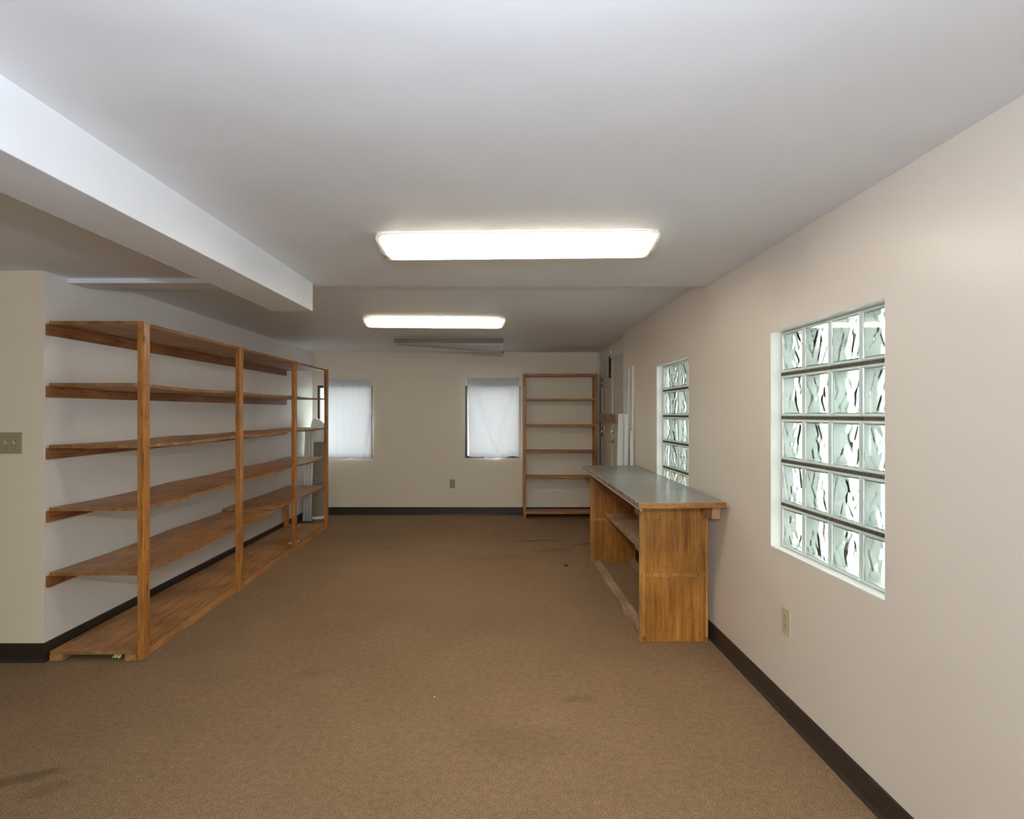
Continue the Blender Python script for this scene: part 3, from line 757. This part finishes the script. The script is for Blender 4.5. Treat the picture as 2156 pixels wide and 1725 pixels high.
if True:   # staples and scuffs at the foot of the near panel
    for x in (.846, .851, .858, .862, 1.218, 1.2235, 1.227):
        bxo('staple', M['hole'], ct, x, x + .0022, 3.5236, 3.5262, .008, .030 + random.uniform(-.006, .006))
    for x, z in ((.99, .394), (1.175, .393)):
        bm = bmesh.new(); cyl(bm, (x, 3.5235, z), (x, 3.5268, z), .0035, 8); obj('screw', bm, M['hole'], ct)
bm = bmesh.new(); hexa(bm, [(.955, 3.553, .418), (1.228, 3.553, .418), (1.228, 5.382, .432), (.958, 5.382, .432), (.955, 3.553, .436), (1.228, 3.553, .436), (1.228, 5.382, .450), (.958, 5.382, .450)], bev=.001)
obj('shelf', bm, M['raw'], ct)
bxo('floor_rail', M['raw'], ct, .842, .911, 3.553, 5.382, .0008, .038, bev=.003)
bxo('floor_rail', M['raw'], ct, 1.178, 1.228, 3.553, 5.382, .0008, .038, bev=.003)
bm = bmesh.new(); yc = 3.345
hexa(bm, [(1.186, yc, zn - .098), (1.232, yc, zn - .098), (1.240, 5.40, zf - .098), (1.196, 5.40, zf - .098), (1.192, yc, zn - .029), (1.238, yc, zn - .029), (1.240, 5.40, zf - .0285), (1.196, 5.40, zf - .0285)], bev=.003)
# the support batten passes behind the panels, which stop short of it
bmesh.ops.translate(bm, verts=bm.verts, vec=(.0, 0, 0))
b_ = obj('support_batten', bm, M['rawend'], ct)

# ------------------------------------------------------------------ boards leaning beyond the counter
def board(name, b0, t0, wx, wy, m, label, cat='board'):
    bm = bmesh.new(); b0, t0 = Vector(b0), Vector(t0)
    hexa(bm, [b0, b0 + Vector((wx, 0, 0)), b0 + Vector((wx, wy, 0)), b0 + Vector((0, wy, 0)), t0, t0 + Vector((wx, 0, 0)), t0 + Vector((wx, wy, 0)), t0 + Vector((0, wy, 0))], bev=.0015)
    return tag(obj(name, bm, m), label, cat, group='boards leaning beyond the counter')
board('leaning_board', (1.212, 5.745, .001), (1.2485, 5.745, 1.785), .019, .20, M['whiteb'], 'tall wide white board leaning behind the short boards, left of the tallest strip')
board('leaning_board', (1.243, 5.60, .001), (1.2505, 5.60, 1.782), .018, .11, M['whiteb'], 'tall narrow white board nearest the right wall beyond the counter')
board('leaning_board', (1.208, 5.50, .001), (1.2235, 5.55, 1.178), .021, .018, M['whiteb'], 'short thin white strip leaning below the tall boards, beyond the counter')
board('leaning_board', (1.075, 5.54, .001), (1.160, 5.78, 1.335), .052, .019, M['whiteb'], 'wide white board leaning leftmost beside the wooden bar, beyond the counter')
board('leaning_board', (1.155, 5.56, .001), (1.203, 5.70, 1.333), .035, .019, M['whiteb'], 'white board leaning between the leftmost board and the thin strip')

# ------------------------------------------------------------------ ceiling lights
def wrap_light(cx, yc, rot, label, zc, L=1.20, D=.236, drop=.062, lit=True):
    root = tag(empty('ceiling_light', (cx, yc, zc)), label, 'ceiling light', group='fluorescent ceiling lights')
    O = (cx, yc, zc)
    def fin(name, bm, m, par=root, **k):
        bmesh.ops.translate(bm, verts=bm.verts, vec=O); return obj(name, bm, m, par, **k)
    bm = bmesh.new(); box(bm, -L / 2 + .01, L / 2 - .01, -D / 2 + .03, D / 2 - .03, -.030, -.004, bev=.003); box(bm, -L / 2 + .004, L / 2 - .004, -D / 2 + .002, D / 2 - .002, -.004, -.0005)
    # side gap lets light spill onto the ceiling
    fin('housing', bm, M['fixture'])
    for y in (-.052, .052):
        bm = bmesh.new(); cyl(bm, (-L / 2 + .055, y, -.047), (L / 2 - .055, y, -.047), .0125, 16); t = fin('tube', bm, M['tube_lit'])
        for s in (-1, 1):
            bm = bmesh.new(); box(bm, *sorted((s * (L / 2 - .055), s * (L / 2 - .03))), y - .016, y + .016, -.062, -.030); fin('lamp_holder', bm, M['fixture'])
    # wraparound lens: open top trough
    prof = [(-D / 2, -.010), (-D / 2 - .002, -.030), (-D / 2 + .006, -.050), (-D / 2 + .040, -.0655), (0, -drop - .006), (D / 2 - .040, -.0655), (D / 2 - .006, -.050), (D / 2 + .002, -.030), (D / 2, -.010)]
    bm = bmesh.new(); rings = []
    n = 24
    for i in range(n + 1):
        x = -L / 2 + .006 + (L - .012) * i / n
        rings.append([bm.verts.new((x, a, b)) for a, b in prof])
    for a, b in zip(rings, rings[1:]):
        for k in range(len(prof) - 1):
            f = bm.faces.new((a[k], a[k + 1], b[k + 1], b[k])); f.smooth = True; f.material_index = 1 if k in (0, 1, 6, 7) else 0
    bmesh.ops.solidify(bm, geom=bm.faces[:], thickness=.0025)
    fin('lens', bm, [M['lens'], M['lens_side']])
    for s in (-1, 1):
        bm = bmesh.new(); xs = s * (L / 2); A = []; B = []
        for a, b in prof:
            tpr = .018 * min(1, max(0, (-b - .03) / .035))
            A.append(bm.verts.new((xs - s * tpr, a, b))); B.append(bm.verts.new((xs - s * (tpr + .010), a, b)))
        A += []; bm.faces.new(A); bm.faces.new(B[::-1])
        k = len(A)
        for i in range(k): bm.faces.new((A[i], A[(i + 1) % k], B[(i + 1) % k], B[i]))
        fin('end_cap', bm, M['lens_side'])
        bm = bmesh.new(); box(bm, *sorted((xs - s * .03, xs - s * .006)), -D / 2 - .001, -D / 2 + .012, -.010, -.003, bev=.001); fin('clip', bm, M['fixture'])
    root.rotation_euler = (0, 0, rot)
    return root
wrap_light(.086, 2.668, -.038, 'lit fluorescent ceiling light, nearest and largest in the room', ZC)
wrap_light(-.534, 5.195, .055, 'lit fluorescent ceiling light beyond the ceiling step', ZC2)
# third fitting: off, its clear lens unhooked and hanging at the right end
cx = -.517; ytop = 6.455
l3 = tag(empty('ceiling_light', (cx, 6.56, ZC2)), 'unlit ceiling light near the far wall, its lens drooping at one end', 'ceiling light', group='fluorescent ceiling lights')
bxo('housing', M['fixture'], l3, cx - .56, cx + .56, 6.50, 6.62, ZC2 - .030, ZC2 - .001, bev=.003)
for y in (6.53, 6.59):
    bm = bmesh.new(); cyl(bm, (cx - .54, y, ZC2 - .046), (cx + .54, y, ZC2 - .046), .0125, 16); obj('tube', bm, M['plastic'], l3)
bm = bmesh.new(); rows = []; n = 30
for i in range(n + 1):
    t = i / n; x = cx - .583 + 1.166 * t
    dr_ = t ** 1.1
    zA = ZC2 - .010; zB = ZC2 - .034 - .004 * dr_; zC = ZC2 - .058 - .004 * dr_
    # bottom sheet swings down towards the right end
    y2, z2 = 6.66 - .02 * dr_, ZC2 - .062 - .085 * dr_
    rows.append([bm.verts.new(p) for p in ((x, 6.452, zA), (x, 6.450, zB), (x, 6.456, zC), (x, 6.49, zC - .004 - .022 * dr_), (x, (6.49 + y2) / 2, (zC - .004 + z2) / 2 - .012 * dr_), (x, y2, z2), (x, y2 + .012, z2 + .012))])
for a, b in zip(rows, rows[1:]):
    for k in range(6):
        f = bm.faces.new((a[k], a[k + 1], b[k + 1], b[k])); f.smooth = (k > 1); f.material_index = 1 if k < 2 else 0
bmesh.ops.solidify(bm, geom=bm.faces[:], thickness=.0025)
obj('drooping_lens', bm, [M['lens_off'], M['lens_shade']], l3)

# ------------------------------------------------------------------ outlets and switches
def outlet(label, face, px, dark=False):
    """face(u, v, w) maps plate coordinates (across, up, out of the wall) to the room"""
    mi = M['ivory_dark'] if dark else M['ivory']
    def bxf(bm, u0, u1, v0, v1, w0, w1, bev=0):
        hexa(bm, [face(u0, v0, w0), face(u1, v0, w0), face(u1, v0, w1), face(u0, v0, w1), face(u0, v1, w0), face(u1, v1, w0), face(u1, v1, w1), face(u0, v1, w1)], bev=bev)
    root = tag(empty('wall_outlet', face(0, 0, 0)), label, 'outlet', group='ivory wall outlets')
    bm = bmesh.new(); bxf(bm, -.035, .035, -.0575, .0575, .0003, .006, .002); obj('cover_plate', bm, mi, root)
    for s in (-1, 1):
        bm = bmesh.new(); c = s * .0195
        bxf(bm, -.0165, .0165, c - .014, c + .014, .0062, .0078, .0006); r = obj('receptacle', bm, mi, root)
        for q in ((-.0085, -.006, c - .002, c + .009), (.0055, .008, c - .001, c + .008), (-.0025, .0025, c - .011, c - .006)):
            bm = bmesh.new(); bxf(bm, *q, .0079, .0083); obj('slot', bm, M['slot'], r)
    bm = bmesh.new(); cyl(bm, face(0, 0, .006), face(0, 0, .0075), .003, 10); obj('screw', bm, M['chrome'], root)
outlet('ivory wall outlet on the right wall below the large glass block window', lambda u, v, w: Vector((XR - w, 2.648 - u, .423 + v)), None)
outlet('ivory wall outlet on the far wall between the two curtained windows', lambda u, v, w: Vector((-.594 + u, YB - w, .408 + v)), None, True)
sw = tag(empty('light_switch', (-2.637, YS, 1.177)), 'ivory three-gang light switch plate at the left edge', 'light switch')
bxo('switch_plate', M['ivory_dark'], sw, -2.719, -2.555, YS - .006, YS - .0003, 1.177 - .0575, 1.177 + .0575, bev=.002)
for k in range(3):
    x = -2.591 - .0457 * k
    bm = bmesh.new(); hexa(bm, [(x - .004, YS - .020, 1.183), (x + .004, YS - .020, 1.183), (x + .004, YS - .0062, 1.166), (x - .004, YS - .0062, 1.166), (x - .004, YS - .018, 1.191), (x + .004, YS - .018, 1.191), (x + .004, YS - .0062, 1.185), (x - .004, YS - .0062, 1.185)], bev=.001)
    obj('toggle', bm, M['ivory'], sw)
    bm = bmesh.new(); box(bm, x - .0052, x + .0052, YS - .0066, YS - .0062, 1.164, 1.1895); obj('toggle_slot', bm, M['slot'], sw)
    for z in (1.207, 1.147):
        bm = bmesh.new(); cyl(bm, (x, YS - .0062, z), (x, YS - .0072, z), .0026, 8); obj('screw', bm, M['slot'], sw)

# ------------------------------------------------------------------ bits on the carpet
def flake(name, x, y, s, m, label, cat, z=.004):
    bm = bmesh.new(); r = random.Random(int(x * 1000)); n = 9
    ring = [bm.verts.new((x + s * r.uniform(.5, 1.1) * math.cos(2 * math.pi * k / n), y + s * r.uniform(.4, 1.0) * math.sin(2 * math.pi * k / n), z + s * r.uniform(-.05, .35))) for k in range(n)]
    c = bm.verts.new((x, y, z + s * .25))
    for k in range(n): bm.faces.new((c, ring[k], ring[(k + 1) % n])).smooth = True
    bmesh.ops.solidify(bm, geom=bm.faces[:], thickness=.001)
    return tag(obj(name, bm, m), label, cat)
P0 = at(1192, 1192, F * H / (1192 - VY)); flake('dry_leaf', P0.x, P0.y, .028, M['leaf'], 'small dark dry leaf on the carpet left of the counter', 'leaf')
P1 = at(820, 1154, F * H / (1154 - VY)); flake('dirt_crumb', P1.x, P1.y, .014, M['leaf'], 'dark crumb on the carpet in the middle of the far floor', 'crumb')
P2 = at(915, 1470, F * H / (1470 - VY)); flake('lint_speck', P2.x, P2.y, .006, M['speck'], 'white lint speck on the carpet in the foreground', 'lint')
for o in bpy.data.objects:
    if '_w' in o: del o['_w']
